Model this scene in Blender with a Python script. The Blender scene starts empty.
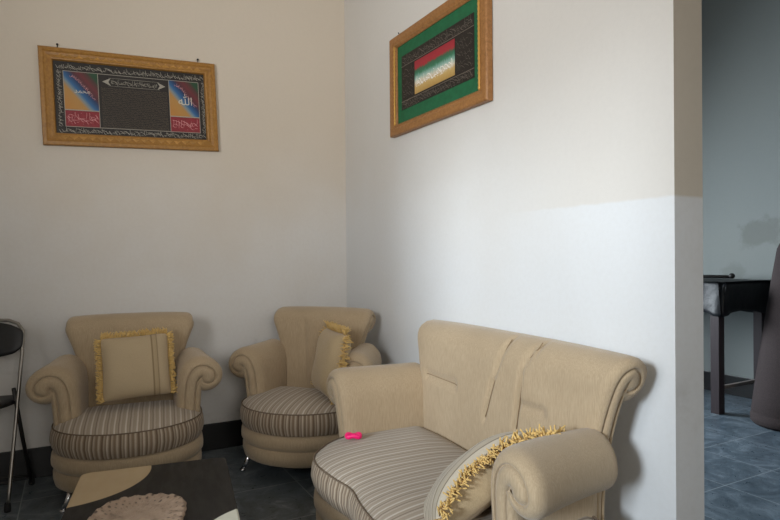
import bpy, bmesh, math, random
from mathutils import Vector, Matrix
PI = math.pi
R = math.radians
rng = random.Random(7)
scn = bpy.context.scene
COL = scn.collection

# ------------------------------------------------------------------ helpers
def obj(name, bm, mats, parent=None, smooth=True, sub=0, recalc=True):
    if recalc:
        bmesh.ops.recalc_face_normals(bm, faces=bm.faces[:])
    me = bpy.data.meshes.new(name)
    bm.to_mesh(me); bm.free()
    if not isinstance(mats, (list, tuple)):
        mats = [mats]
    for m in mats:
        me.materials.append(m)
    if smooth:
        for p in me.polygons:
            p.use_smooth = True
    o = bpy.data.objects.new(name, me)
    COL.objects.link(o)
    if parent is not None:
        o.parent = parent
    if sub:
        md = o.modifiers.new('subsurf', 'SUBSURF'); md.levels = sub; md.render_levels = sub
    return o

def tag(o, label, cat, group=None):
    o['label'] = label; o['category'] = cat
    if group: o['group'] = group
    return o

def thing(name, label, cat, loc=(0, 0, 0), rotz=0.0, group=None):
    o = bpy.data.objects.new(name, None); COL.objects.link(o)
    o.empty_display_size = 0.1
    o.location = loc; o.rotation_euler = (0, 0, rotz)
    return tag(o, label, cat, group)

def struct(name, bm, m, smooth=False):
    o = obj(name, bm, m, smooth=smooth); o['kind'] = 'structure'
    return o

def add_box(bm, x0, x1, y0, y1, z0, z1, bevel=0.0, seg=2, mi=0):
    vs = [bm.verts.new(p) for p in ((x0,y0,z0),(x1,y0,z0),(x1,y1,z0),(x0,y1,z0),(x0,y0,z1),(x1,y0,z1),(x1,y1,z1),(x0,y1,z1))]
    fs = [bm.faces.new([vs[i] for i in q]) for q in ((0,3,2,1),(4,5,6,7),(0,1,5,4),(1,2,6,5),(2,3,7,6),(3,0,4,7))]
    for f in fs: f.material_index = mi
    if bevel:
        es = list({e for f in fs for e in f.edges})
        bmesh.ops.bevel(bm, geom=es, offset=bevel, segments=seg, affect='EDGES', profile=0.5)
    return bm

def box(*a, **k):
    return add_box(bmesh.new(), *a, **k)

def crom(pts, n):
    """Catmull-Rom resample of tuples to n points, evenly in parameter length"""
    P = [Vector(p) for p in pts]
    P = [P[0]*2-P[1]] + P + [P[-1]*2-P[-2]]
    dense = []
    for i in range(1, len(P)-2):
        for k in range(12):
            t = k/12
            a, b, c, d = P[i-1], P[i], P[i+1], P[i+2]
            dense.append(0.5*((2*b)+(c-a)*t+(2*a-5*b+4*c-d)*t*t+(3*b-a-3*c+d)*t**3))
    dense.append(P[-2])
    L = [0]
    for i in range(1, len(dense)): L.append(L[-1]+(dense[i]-dense[i-1]).length)
    out = []; j = 0
    for k in range(n):
        s = L[-1]*k/(n-1)
        while j < len(L)-2 and L[j+1] < s: j += 1
        f = (s-L[j])/max(1e-9, L[j+1]-L[j])
        out.append(dense[j].lerp(dense[j+1], min(1, max(0, f))))
    return out

def add_tube(bm, pts, r, seg=8, closed=False, caps=True, mi=0):
    P = [Vector(p) for p in pts]; n = len(P)
    rr = r if isinstance(r, (list, tuple)) else [r]*n
    rings = []; ref = None
    for i in range(n):
        if closed: t = P[(i+1) % n]-P[i-1]
        else: t = P[min(i+1, n-1)]-P[max(i-1, 0)]
        t = t.normalized()
        if ref is None:
            ref = t.orthogonal().normalized()
        ref = (ref-t*ref.dot(t))
        ref = ref.normalized() if ref.length > 1e-6 else t.orthogonal().normalized()
        b = t.cross(ref)
        rings.append([bm.verts.new(P[i]+(ref*math.cos(2*PI*k/seg)+b*math.sin(2*PI*k/seg))*rr[i]) for k in range(seg)])
    m = n if closed else n-1
    for i in range(m):
        A, B = rings[i], rings[(i+1) % n]
        for k in range(seg):
            f = bm.faces.new((A[k], A[(k+1) % seg], B[(k+1) % seg], B[k])); f.material_index = mi
    if caps and not closed:
        bm.faces.new(rings[0][::-1]).material_index = mi
        bm.faces.new(rings[-1]).material_index = mi
    return bm

def add_lathe(bm, prof, seg=24, M=None, mi=0):
    """prof: list of (r,z)"""
    M = M or Matrix.Identity(4)
    rings = []
    for r, z in prof:
        if r < 1e-6: rings.append([bm.verts.new(M @ Vector((0, 0, z)))])
        else: rings.append([bm.verts.new(M @ Vector((r*math.cos(2*PI*k/seg), r*math.sin(2*PI*k/seg), z))) for k in range(seg)])
    for A, B in zip(rings, rings[1:]):
        for k in range(seg):
            q = [A[k % len(A)], A[(k+1) % len(A)], B[(k+1) % len(B)], B[k % len(B)]]
            q = [v for i, v in enumerate(q) if v not in q[:i]]
            if len(q) >= 3: bm.faces.new(q).material_index = mi
    return bm

# ------------------------------------------------------------------ materials
def s2l(c):
    return tuple(((x/255)/12.92 if x/255 <= 0.04045 else ((x/255+0.055)/1.055)**2.4) for x in c)

class NT:
    def __init__(self, name):
        self.m = bpy.data.materials.new(name); self.m.use_nodes = True
        self.t = self.m.node_tree; self.n = self.t.nodes
        self.b = self.n['Principled BSDF']
    def node(self, typ, **kw):
        nd = self.n.new(typ)
        for k, v in kw.items(): setattr(nd, k, v)
        return nd
    def link(self, a, b): self.t.links.new(a, b)
    def val(self, nd, i, v):
        if hasattr(v, 'is_linked') or isinstance(v, bpy.types.NodeSocket): self.link(v, nd.inputs[i])
        else: nd.inputs[i].default_value = v
    def math(self, op, a, b=None, c=None, clamp=False):
        nd = self.node('ShaderNodeMath', operation=op); nd.use_clamp = clamp
        for i, v in enumerate((a, b, c)):
            if v is not None: self.val(nd, i, v)
        return nd.outputs[0]
    def mix(self, f, a, b, blend='MIX'):
        nd = self.node('ShaderNodeMix', data_type='RGBA', blend_type=blend)
        self.val(nd, 0, f)
        for i, v in ((6, a), (7, b)):
            if isinstance(v, bpy.types.NodeSocket): self.link(v, nd.inputs[i])
            else: nd.inputs[i].default_value = (*v, 1) if len(v) == 3 else v
        return nd.outputs[2]
    def noise(self, scale, detail=4, rough=0.55, vec=None, dist=0.0):
        nd = self.node('ShaderNodeTexNoise'); nd.inputs['Scale'].default_value = scale
        nd.inputs['Detail'].default_value = detail; nd.inputs['Roughness'].default_value = rough
        nd.inputs['Distortion'].default_value = dist
        if vec is not None: self.link(vec, nd.inputs['Vector'])
        return nd.outputs['Fac']
    def coords(self, which='Object', scale=None):
        c = self.node('ShaderNodeTexCoord').outputs[which]
        if scale:
            mp = self.node('ShaderNodeMapping'); mp.inputs['Scale'].default_value = scale
            self.link(c, mp.inputs['Vector']); c = mp.outputs[0]
        return c
    def world(self):
        return self.node('ShaderNodeNewGeometry').outputs['Position']
    def sep(self, v):
        nd = self.node('ShaderNodeSeparateXYZ'); self.link(v, nd.inputs[0]); return nd.outputs
    def ramp(self, f, stops, interp='LINEAR'):
        nd = self.node('ShaderNodeValToRGB'); cr = nd.color_ramp; cr.interpolation = interp
        while len(cr.elements) < len(stops): cr.elements.new(0.5)
        for e, (p, c) in zip(cr.elements, stops):
            e.position = p; e.color = (*c, 1) if len(c) == 3 else c
        self.link(f, nd.inputs[0]); return nd.outputs[0]
    def maprange(self, v, a, b, c=0.0, d=1.0, smooth=True):
        nd = self.node('ShaderNodeMapRange')
        if smooth: nd.interpolation_type = 'SMOOTHSTEP'
        self.link(v, nd.inputs[0])
        for i, x in enumerate((a, b, c, d)): nd.inputs[i+1].default_value = x
        return nd.outputs[0]
    def bump(self, h, strength=0.3, dist=0.01):
        nd = self.node('ShaderNodeBump'); nd.inputs['Strength'].default_value = strength
        nd.inputs['Distance'].default_value = dist
        self.link(h, nd.inputs['Height']); self.link(nd.outputs[0], self.b.inputs['Normal'])
    def set(self, color=None, rough=0.5, metal=0.0, spec=None, sheen=None):
        if color is not None: self.val(self.b, 'Base Color', color if isinstance(color, bpy.types.NodeSocket) else (*color, 1))
        self.val(self.b, 'Roughness', rough); self.b.inputs['Metallic'].default_value = metal
        if spec is not None: self.b.inputs['Specular IOR Level'].default_value = spec
        if sheen:
            self.b.inputs['Sheen Weight'].default_value = sheen
            self.b.inputs['Sheen Roughness'].default_value = 0.5
        return self.m

def simple(name, c, rough=0.5, metal=0.0, spec=None, nscale=None, namt=0.15, bump=0.0):
    t = NT(name); c = s2l(c)
    if nscale:
        n = t.noise(nscale, 5, 0.6, t.coords('Object'))
        col = t.mix(t.maprange(n, 0.3, 0.7), tuple(x*(1-namt) for x in c), tuple(min(1, x*(1+namt)) for x in c))
        if bump: t.bump(n, bump, 0.005)
        return t.set(col, rough, metal, spec)
    return t.set(c, rough, metal, spec)

def mat_wall(name, upper, lower, line=None, fade=None, stain=0.0, blot=None):
    t = NT(name); p = t.world(); xyz = t.sep(p)
    big = t.noise(1.1, 4, 0.55, p); fine = t.noise(55, 5, 0.6, p)
    u = s2l(upper); l = s2l(lower)
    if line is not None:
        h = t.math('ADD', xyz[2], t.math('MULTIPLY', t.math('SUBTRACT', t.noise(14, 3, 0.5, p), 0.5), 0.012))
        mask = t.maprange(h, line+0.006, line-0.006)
        if fade:   # lower tone feathered: newer coat on right wall, painted reflected light on back wall
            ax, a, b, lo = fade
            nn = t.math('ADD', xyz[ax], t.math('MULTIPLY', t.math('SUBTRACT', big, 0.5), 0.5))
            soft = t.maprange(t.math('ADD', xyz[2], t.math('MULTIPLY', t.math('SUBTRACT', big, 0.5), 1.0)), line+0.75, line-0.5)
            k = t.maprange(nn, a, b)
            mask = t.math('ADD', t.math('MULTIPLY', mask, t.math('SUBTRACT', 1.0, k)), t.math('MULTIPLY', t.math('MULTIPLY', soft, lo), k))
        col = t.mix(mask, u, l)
    else:
        col = t.mix(big, u, l)
    col = t.mix(t.maprange(big, 0.35, 0.7, 0, 0.22), col, tuple(x*0.86 for x in u))
    col = t.mix(t.maprange(fine, 0.35, 0.75, 0, 0.10), col, tuple(x*0.8 for x in u))
    if stain:
        s = t.maprange(t.noise(2.6, 5, 0.65, p, 0.6), 0.56, 0.68, 0, stain)
        low = t.maprange(xyz[2], 1.0, 0.35)
        col = t.mix(t.math('MULTIPLY', s, low), col, s2l((128, 120, 112)))
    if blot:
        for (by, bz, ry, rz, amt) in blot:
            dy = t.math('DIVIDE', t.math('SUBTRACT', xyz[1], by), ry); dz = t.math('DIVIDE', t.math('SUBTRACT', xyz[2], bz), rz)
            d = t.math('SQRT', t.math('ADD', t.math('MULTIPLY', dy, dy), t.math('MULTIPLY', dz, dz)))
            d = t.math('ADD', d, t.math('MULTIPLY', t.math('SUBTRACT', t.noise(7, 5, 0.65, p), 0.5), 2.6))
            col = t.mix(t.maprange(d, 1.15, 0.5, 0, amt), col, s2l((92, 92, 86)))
    t.bump(t.math('ADD', t.math('MULTIPLY', big, 1.0), t.math('MULTIPLY', fine, 0.12)), 0.22, 0.02)
    return t.set(col, 0.75, 0, 0.25)

def mat_tile(name, ox, oy, size, ca, cb, cc, grout):
    t = NT(name); p = t.world()
    mp = t.node('ShaderNodeMapping'); mp.inputs['Location'].default_value = (-ox/size, -oy/size, 0)
    mp.inputs['Scale'].default_value = (1/size, 1/size, 1); t.link(p, mp.inputs['Vector'])
    xyz = t.sep(mp.outputs[0])
    def edge(v):
        fr = t.math('FRACT', v); return t.math('MINIMUM', fr, t.math('SUBTRACT', 1.0, fr))
    e = t.math('MINIMUM', edge(xyz[0]), edge(xyz[1]))
    g = t.maprange(e, 0.008, 0.003)
    fl = t.node('ShaderNodeVectorMath', operation='FLOOR'); t.link(mp.outputs[0], fl.inputs[0])
    wn = t.node('ShaderNodeTexWhiteNoise', noise_dimensions='2D'); t.link(fl.outputs[0], wn.inputs['Vector'])
    off = t.node('ShaderNodeVectorMath', operation='MULTIPLY_ADD')
    t.link(wn.outputs['Color'], off.inputs[0]); off.inputs[1].default_value = (9, 9, 0); t.link(p, off.inputs[2])
    n1 = t.noise(5.5, 8, 0.68, off.outputs[0], 1.6); n2 = t.noise(16, 6, 0.7, off.outputs[0], 2.2)
    col = t.ramp(n1, [(0.3, s2l(ca)), (0.52, s2l(cb)), (0.72, s2l(cc))])
    col = t.mix(t.maprange(n2, 0.55, 0.75, 0, 0.45), col, s2l(cc))
    col = t.mix(t.math('MULTIPLY', g, 0.75), col, s2l(grout))
    t.bump(t.math('SUBTRACT', t.math('MULTIPLY', n1, 0.15), g), 0.12, 0.004)
    return t.set(col, t.maprange(n2, 0.2, 0.8, 0.24, 0.42), 0, 0.45)

def mat_chenille(name, c1, c2):
    t = NT(name); c = t.coords('Object')
    big = t.noise(5, 4, 0.6, c)
    st = t.noise(230, 3, 0.55, t.coords('Object', (1.6, 1.6, 0.10)))
    wv = t.noise(420, 3, 0.6, c)
    col = t.mix(t.maprange(st, 0.25, 0.75), s2l(c1), s2l(c2))
    col = t.mix(t.maprange(big, 0.35, 0.7, 0, 0.25), col, tuple(x*0.82 for x in s2l(c1)))
    col = t.mix(t.math('MULTIPLY', wv, 0.25), col, tuple(x*0.7 for x in s2l(c1)))
    t.bump(t.math('ADD', t.math('MULTIPLY', st, 0.8), t.math('ADD', wv, t.math('MULTIPLY', big, 2.0))), 0.28, 0.004)
    return t.set(col, 0.92, 0, 0.15, sheen=0.25)

def mat_stripe(name, period, stops, uv=True, axis=0):
    t = NT(name)
    v = t.coords('UV') if uv else t.coords('Object')
    u = t.sep(v)[axis]
    c = t.coords('Object')
    u = t.math('ADD', u, t.math('MULTIPLY', t.math('SUBTRACT', t.noise(9, 2, 0.5, c), 0.5), 0.006))
    k = t.math('DIVIDE', u, period)
    fr = t.math('FRACT', k)
    col = t.ramp(fr, [(p, s2l(x)) for p, x in stops])
    st = t.noise(300, 3, 0.6, c)
    col = t.mix(t.math('MULTIPLY', st, 0.35), col, s2l((110, 98, 84)))
    t.bump(st, 0.2, 0.002)
    return t.set(col, 0.9, 0, 0.15, sheen=0.15)

def mat_wood(name, c1, c2, scale=(1, 14, 14), rough=0.45):
    t = NT(name); v = t.coords('Object', scale)
    n = t.noise(4, 5, 0.6, v, 0.8)
    col = t.ramp(n, [(0.3, s2l(c1)), (0.7, s2l(c2))])
    t.bump(n, 0.1, 0.002)
    return t.set(col, rough, 0, 0.4)

WALL_BACK = mat_wall('plaster_back', (206, 195, 180), (214, 216, 218), 1.29, (0, -2.6, -2.2, 0.75), 0.30)  # cooler lower tone: reflected daylight put into the wall colour
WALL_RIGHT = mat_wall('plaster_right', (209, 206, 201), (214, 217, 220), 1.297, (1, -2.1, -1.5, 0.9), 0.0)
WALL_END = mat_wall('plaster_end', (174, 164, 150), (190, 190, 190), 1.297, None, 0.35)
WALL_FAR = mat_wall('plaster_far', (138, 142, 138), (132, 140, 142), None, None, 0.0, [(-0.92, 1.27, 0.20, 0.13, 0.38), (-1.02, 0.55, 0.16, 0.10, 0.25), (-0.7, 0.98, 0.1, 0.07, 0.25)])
WALL_OTHER = mat_wall('plaster_plain', (205, 198, 186), (198, 192, 182))
CEIL = simple('ceiling_paint', (214, 208, 198), 0.85, nscale=3, namt=0.04)
FLOOR = mat_tile('slate_tile', -0.6, -0.71, 0.4, (60, 67, 73), (90, 99, 106), (136, 145, 152), (160, 166, 170))
FLOOR2 = mat_tile('slate_tile_blue', 1.2, -1.0, 0.395, (54, 66, 76), (80, 94, 105), (118, 131, 142), (146, 155, 162))
PLINTH = simple('black_plinth', (16, 16, 17), 0.4, nscale=6, namt=0.3)
BEIGE = mat_chenille('beige_chenille', (168, 148, 120), (188, 168, 140))
CREASE = simple('crease_thread', (134, 112, 84), 0.9)
SEAT_STOPS = [(0.0, (166, 153, 138)), (0.16, (170, 158, 143)), (0.22, (206, 197, 184)), (0.30, (208, 199, 186)), (0.36, (160, 147, 132)), (0.55, (172, 160, 145)), (0.60, (136, 121, 106)), (0.66, (138, 123, 108)), (0.70, (174, 162, 147)), (0.82, (190, 179, 165)), (0.88, (164, 151, 136)), (1.0, (166, 153, 138))]
STRIPE = mat_stripe('striped_seat_fabric', 0.047, SEAT_STOPS)
BOX_STOPS = [(0.0, (128, 109, 90)), (0.10, (190, 176, 156)), (0.20, (142, 123, 103)), (0.30, (98, 80, 64)), (0.38, (172, 157, 137)), (0.48, (124, 105, 87)), (0.55, (200, 187, 168)), (0.64, (150, 132, 112)), (0.74, (100, 83, 67)), (0.80, (182, 167, 147)), (0.92, (136, 117, 98)), (1.0, (128, 109, 90))]
BOXING = mat_stripe('striped_boxing_fabric', 0.075, BOX_STOPS)
PIPING = simple('piping_cord', (112, 96, 80), 0.85)
CHROME = simple('chrome', (205, 205, 208), 0.18, 1.0)
DULLSTEEL = simple('dull_steel', (150, 146, 140), 0.42, 1.0)
BLACKVINYL = simple('black_vinyl', (22, 22, 24), 0.5, nscale=60, namt=0.2, bump=0.1)
BLACKPAINT = simple('black_paint', (26, 25, 25), 0.5)
RUBBER = simple('black_rubber', (20, 20, 20), 0.8)
GOLD = NT('gold_fringe'); _n = GOLD.noise(90, 3, 0.6, GOLD.coords('Object')); GOLD.set(GOLD.mix(_n, s2l((186, 146, 78)), s2l((232, 202, 132))), 0.75, 0, 0.3, sheen=0.3); GOLD = GOLD.m
PILLOW_STOPS = [(0.0, (190, 170, 138)), (0.72, (190, 170, 138)), (0.73, (140, 120, 90)), (0.745, (150, 130, 98)), (0.755, (184, 164, 131)), (0.80, (176, 156, 122)), (0.81, (138, 118, 90)), (0.825, (192, 172, 140)), (1.0, (192, 172, 140))]
PILLOW = mat_stripe('pillow_banded_fabric', 1.0, PILLOW_STOPS)
PILLOW_PLAIN = mat_chenille('pillow_plain_fabric', (180, 158, 124), (198, 178, 144))
PS = [(0.0, (190, 180, 162)), (0.24, (190, 178, 158)), (0.28, (96, 82, 68)), (0.33, (188, 176, 156)), (0.37, (104, 90, 74)), (0.42, (204, 194, 176)), (0.70, (208, 198, 180)), (0.75, (96, 82, 68)), (0.80, (190, 178, 158)), (1.0, (190, 180, 162))]
PILLOW_STRIPE = mat_stripe('pillow_striped_fabric', 0.12, PS, True, 1)
PINK = simple('pink_plastic', (246, 22, 118), 0.35)
GOLDWOOD = mat_wood('golden_frame_wood', (138, 96, 42), (168, 122, 58), (14, 14, 14), 0.42)
GOLDCARVE = simple('golden_carving', (176, 130, 66), 0.45, nscale=40, namt=0.2)
BROWNWOOD = mat_wood('brown_frame_wood', (132, 90, 48), (164, 116, 68), (14, 14, 14), 0.45)
GILT = simple('gilt_bead', (206, 160, 84), 0.35, 0.5)
GREENMAT = simple('green_mat', (20, 94, 58), 0.75, nscale=30, namt=0.12)
ARTBLACK = simple('black_print', (30, 24, 20), 0.6, nscale=50, namt=0.25)
SILVER = simple('silver_ink', (158, 152, 140), 0.5)
FAINTINK = simple('faint_ink', (96, 82, 66), 0.6)
REDPANEL = simple('red_print', (132, 34, 44), 0.6, nscale=60, namt=0.15)
WHITEINK = simple('white_ink', (196, 190, 174), 0.5)
GREYINK = simple('grey_ink', (112, 104, 94), 0.6)
CENTREINK = simple('bright_white_ink', (240, 238, 230), 0.5)
PINKINK = simple('pale_pink_ink', (214, 150, 150), 0.5)
NAIL = simple('nail_steel', (60, 58, 56), 0.4, 0.8)

def mat_diag(name):
    """printed panel: gold corner, blue band, maroon, green corner across the diagonal (UV)"""
    t = NT(name); uv = t.sep(t.coords('UV'))
    d = t.math('ADD', t.math('MULTIPLY', uv[0], 0.5), t.math('MULTIPLY', uv[1], 0.5))
    col = t.ramp(d, [(0.0, s2l((176, 120, 48))), (0.33, s2l((172, 128, 66))), (0.40, s2l((112, 132, 140))), (0.46, s2l((36, 92, 142))), (0.56, s2l((20, 50, 92))), (0.62, s2l((74, 34, 44))), (0.72, s2l((100, 34, 40))), (0.82, s2l((70, 44, 38))), (0.88, s2l((22, 66, 40))), (1.0, s2l((16, 66, 36)))])
    return t.set(col, 0.55)

def mat_band(name):
    t = NT(name); uv = t.sep(t.coords('UV'))
    v = t.math('ADD', uv[1], t.math('MULTIPLY', t.math('SUBTRACT', t.noise(60, 2, 0.5, t.coords('UV', (1, 0.1, 1))), 0.5), 0.22))
    col = t.ramp(v, [(0.0, s2l((178, 142, 78))), (0.20, s2l((196, 164, 100))), (0.34, s2l((214, 206, 186))), (0.46, s2l((150, 186, 176))), (0.60, s2l((46, 118, 88))), (0.72, s2l((60, 92, 66))), (0.78, s2l((162, 40, 52))), (1.0, s2l((150, 34, 48)))])
    return t.set(col, 0.55)
DIAG = mat_diag('diagonal_print'); BAND = mat_band('banded_print')

def mat_tabletop():
    t = NT('black_table_with_beige_segments'); xyz = t.sep(t.coords('Object'))
    def seg(cx, cy, r):
        dx = t.math('SUBTRACT', xyz[0], cx); dy = t.math('SUBTRACT', xyz[1], cy)
        d = t.math('SQRT', t.math('ADD', t.math('MULTIPLY', dx, dx), t.math('MULTIPLY', dy, dy)))
        return t.maprange(d, r+0.0015, r-0.0015)
    n = t.noise(24, 6, 0.65, t.coords('Object', (1, 0.25, 1)))
    base = t.mix(n, s2l((20, 18, 16)), s2l((36, 33, 30)))
    col = t.mix(seg(*TOPSEG[0]), base, t.mix(t.noise(8, 4, 0.5, t.coords('Object')), s2l((176, 154, 122)), s2l((190, 168, 134))))
    col = t.mix(seg(*TOPSEG[1]), col, s2l((206, 204, 188)))
    return t.set(col, t.maprange(n, 0.3, 0.7, 0.5, 0.65), 0, 0.25)

def mat_doily():
    t = NT('cream_crochet'); c = t.coords('UV')
    uv = t.sep(c)
    ring = t.math('SINE', t.math('MULTIPLY', uv[0], 2*PI*34)); 
    rows = t.math('SINE', t.math('MULTIPLY', uv[1], 2*PI*4.0))
    holes = t.maprange(t.math('ADD', t.math('MULTIPLY', t.math('MULTIPLY', ring, rows), 0.30), t.noise(34, 4, 0.65, t.coords('Object'))), 0.62, 0.85)
    rim = t.maprange(uv[1], 0.52, 0.68)
    inner = t.maprange(t.noise(14, 4, 0.6, t.coords('Object')), 0.5, 0.7)
    col = t.mix(t.noise(40, 4, 0.6, t.coords('Object')), s2l((142, 118, 99)), s2l((182, 160, 140)))
    col = t.mix(t.math('MULTIPLY', holes, t.math('MULTIPLY', rim, 0.85)), col, s2l((74, 60, 50)))
    col = t.mix(t.math('MULTIPLY', inner, t.math('SUBTRACT', 1.0, rim)), col, s2l((128, 108, 92)))
    t.bump(t.math('ADD', t.math('MULTIPLY', holes, -1.0), t.noise(90, 4, 0.6, t.coords('Object'))), 0.5, 0.004)
    return t.set(col, 0.55, 0, 0.5)
DOILY = mat_doily()
PLASTIC = NT('black_glossy_oilcloth'); _n = PLASTIC.noise(7, 4, 0.6, PLASTIC.coords('Object')); PLASTIC.bump(_n, 0.3, 0.03); PLASTIC.set(s2l((19, 22, 27)), 0.52, 0, 0.35); PLASTIC = PLASTIC.m
DARKLEG = mat_wood('dark_purple_brown_wood', (44, 36, 39), (56, 47, 50), (14, 14, 1), 0.5)
ROLLFAB = simple('dark_brown_cloth', (44, 34, 34), 0.92, nscale=160, namt=0.35, bump=0.25)
ROLLEND = simple('dark_brown_cloth_edge', (42, 33, 33), 0.95, nscale=90, namt=0.3)
WINFRAME = simple('window_wood', (120, 84, 52), 0.5, nscale=8, namt=0.2)

# ------------------------------------------------------------------ room shell
ZC = 3.5; XL = -2.9; YF = -6.2; XF = 3.05; YB2 = 0.9; WT = 0.134; YE = -2.39
# main floor and the floor of the room beyond
struct('floor', box(XL-0.1, 0.067, YF-0.1, 0.05, -0.1, 0), FLOOR)
struct('floor_far', box(0.067, XF+0.1, YF-0.1, YB2+0.1, -0.1, 0), FLOOR2)
struct('ceiling', box(XL-0.1, XF+0.1, YF-0.1, YB2+0.1, ZC, ZC+0.1), CEIL)
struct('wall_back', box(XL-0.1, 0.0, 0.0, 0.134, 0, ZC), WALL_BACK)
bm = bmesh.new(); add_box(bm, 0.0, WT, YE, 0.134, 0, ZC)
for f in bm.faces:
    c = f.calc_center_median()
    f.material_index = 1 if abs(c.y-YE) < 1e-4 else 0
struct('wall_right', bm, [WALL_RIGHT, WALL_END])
struct('wall_far', box(XF, XF+0.1, YF-0.1, YB2+0.1, 0, ZC), WALL_FAR)

W1 = (-3.72, -2.54, 0.3, 2.2)       # window in the left wall: y0,y1,z0,z1
bm = bmesh.new()
add_box(bm, XL-0.1, XL, YF-0.1, W1[0], 0, ZC); add_box(bm, XL-0.1, XL, W1[1], 0.0, 0, ZC)
add_box(bm, XL-0.1, XL, W1[0], W1[1], 0, W1[2]); add_box(bm, XL-0.1, XL, W1[0], W1[1], W1[3], ZC)
struct('wall_left', bm, WALL_OTHER)
W2 = (0.5, 1.7, 0.8, 2.0)          # window in the back wall of the far room: x0,x1,z0,z1
W3 = (-2.4, -0.6, 1.2, 2.7)  # unseen front window, added to carry the fill lamp
bm = bmesh.new()
def holed(bm, xa, xb, ya, yb, w):
    add_box(bm, xa, w[0], ya, yb, 0, ZC); add_box(bm, w[1], xb, ya, yb, 0, ZC)
    add_box(bm, w[0], w[1], ya, yb, 0, w[2]); add_box(bm, w[0], w[1], ya, yb, w[3], ZC)
holed(bm, XL-0.1, XF+0.1, YF-0.1, YF, W3)
struct('wall_front', bm, WALL_OTHER)
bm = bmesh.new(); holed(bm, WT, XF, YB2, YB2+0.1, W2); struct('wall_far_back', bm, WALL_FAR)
def frame_y(name, yw, x0, x1, z0, z1):
    bm = bmesh.new(); y0, y1 = yw+0.02, yw+0.08
    for a, b, c, d in ((x0, x0+.05, z0, z1), (x1-.05, x1, z0, z1), (x0, x1, z0, z0+.05), (x0, x1, z1-.05, z1), ((x0+x1)/2-.02, (x0+x1)/2+.02, z0, z1)):
        add_box(bm, a, b, y0, y1, c, d)
    struct(name, bm, WINFRAME)
bm = bmesh.new(); y0, y1, z0, z1 = W1
for a, b, c, d in ((y0, y0+.05, z0, z1), (y1-.05, y1, z0, z1), (y0, y1, z0, z0+.05), (y0, y1, z1-.05, z1), ((y0+y1)/2-.02, (y0+y1)/2+.02, z0, z1)):
    add_box(bm, XL-0.08, XL-0.02, a, b, c, d)
struct('window_1', bm, WINFRAME)
frame_y('window_2', YB2, *W2); frame_y('fill_window', YF-0.1, *W3)
BH = 0.155
struct('baseboard_back', box(XL, 0.0, -0.012, 0.0, 0, BH, 0.003), PLINTH)
struct('baseboard_right', box(-0.012, 0.0, YE, -0.012, 0, BH, 0.003), PLINTH)
struct('baseboard_far', box(XF-0.012, XF, YF, YB2, 0, BH, 0.003), PLINTH)

# ------------------------------------------------------------------ upholstered seats
def stroke(cl, n):
    """cl: (a,b,w) points -> list of (p, normal, w)"""
    P = crom(cl, n); out = []
    for i, p in enumerate(P):
        t = P[min(i+1, n-1)]-P[max(i-1, 0)]
        d = Vector((t[0], t[1])).normalized()
        out.append((Vector((p[0], p[1])), Vector((-d.y, d.x)), p[2], d))
    return out

def stroke_ring(st, s, K=5):
    n = len(st); L = []; Rr = []
    for p, nn, w, d in st:
        L.append(p+nn*w*s); Rr.append(p-nn*w*s)
    p, nn, w, d = st[-1]
    cap = [p+(nn*math.cos(PI*k/(K+1))+d*math.sin(PI*k/(K+1)))*w*s for k in range(1, K+1)]
    return L+cap+Rr[::-1]

def sweep(rings, M):
    """rings: list of lists of 3D points, closed cross sections; ends filled by bridging across"""
    bm = bmesh.new()
    V = [[bm.verts.new(p) for p in r] for r in rings]
    for A, B in zip(V, V[1:]):
        for k in range(M):
            bm.faces.new((A[k], A[(k+1) % M], B[(k+1) % M], B[k]))
    for A in (V[0], V[-1]):
        for i in range(M//2-1):
            j = M-1-i
            if j-1 > i+1: bm.faces.new((A[i], A[i+1], A[j-1], A[j]))
            elif j-1 == i+1: bm.faces.new((A[i], A[i+1], A[j]))
    return bm

def end_profile(y1, sgn, r=0.045, groove=True):
    out = []
    for k in range(0, 6):
        a = PI/2*k/5
        out.append((y1-sgn*r+sgn*r*math.sin(a), 1-0.52*(1-math.cos(a))))
    if groove:
        out += [(y1-sgn*0.005, 0.45), (y1-sgn*0.010, 0.42), (y1-sgn*0.009, 0.39), (y1-sgn*0.001, 0.32), (y1+sgn*0.004, 0.18), (y1+sgn*0.005, 0.03)]
    else:
        out += [(y1, 0.4), (y1, 0.03)]
    return out

ARM_CL = [(0.285, 0.10, 0.054), (0.285, 0.25, 0.056), (0.284, 0.40, 0.057), (0.286, 0.49, 0.058), (0.296, 0.535, 0.064),
          (0.316, 0.558, 0.072), (0.340, 0.560, 0.077), (0.356, 0.545, 0.080), (0.362, 0.528, 0.080)]

def make_arm(root, sgn, xb, xf, y0, y1, name='armrest', rise=0.02, mat=BEIGE):
    """rolled arm running from (xb, y0) at the back to (xf, y1) at the front, splayed outwards"""
    st = stroke([(a-0.285, b, w) for a, b, w in ARM_CL], 30)
    R0 = 0.045
    front = end_profile(y1, -1, R0)                 # y1 is the front (more negative)
    back = [(y0-0.0, 0.03), (y0, 0.5), (y0-0.006, 0.85), (y0-0.02, 1.0)]
    mid = [(y0-0.02+(y1+R0-y0+0.02)*k/14, 1.0) for k in range(1, 14)]
    rings = []
    for y, s in back+mid+front:
        t = (y-y0)/(y1-y0); tc = max(0.0, min(1.1, t))
        base = xb+(xf-xb)*(0.35*tc+0.65*tc*tc)
        ring = []
        for p in stroke_ring(st, s):
            hz = max(0, min(1, (p[1]-0.25)/0.3))
            x = base+p[0]*(0.85+0.20*tc)+0.020*hz*tc**2
            z = p[1]+hz*rise*(1-tc)
            yy = y-0.030*hz*tc*tc
            ring.append((sgn*x, yy, z))
        rings.append(ring)
    bm = sweep(rings, len(rings[0]))
    return obj(name, bm, mat, root, sub=1)

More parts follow.
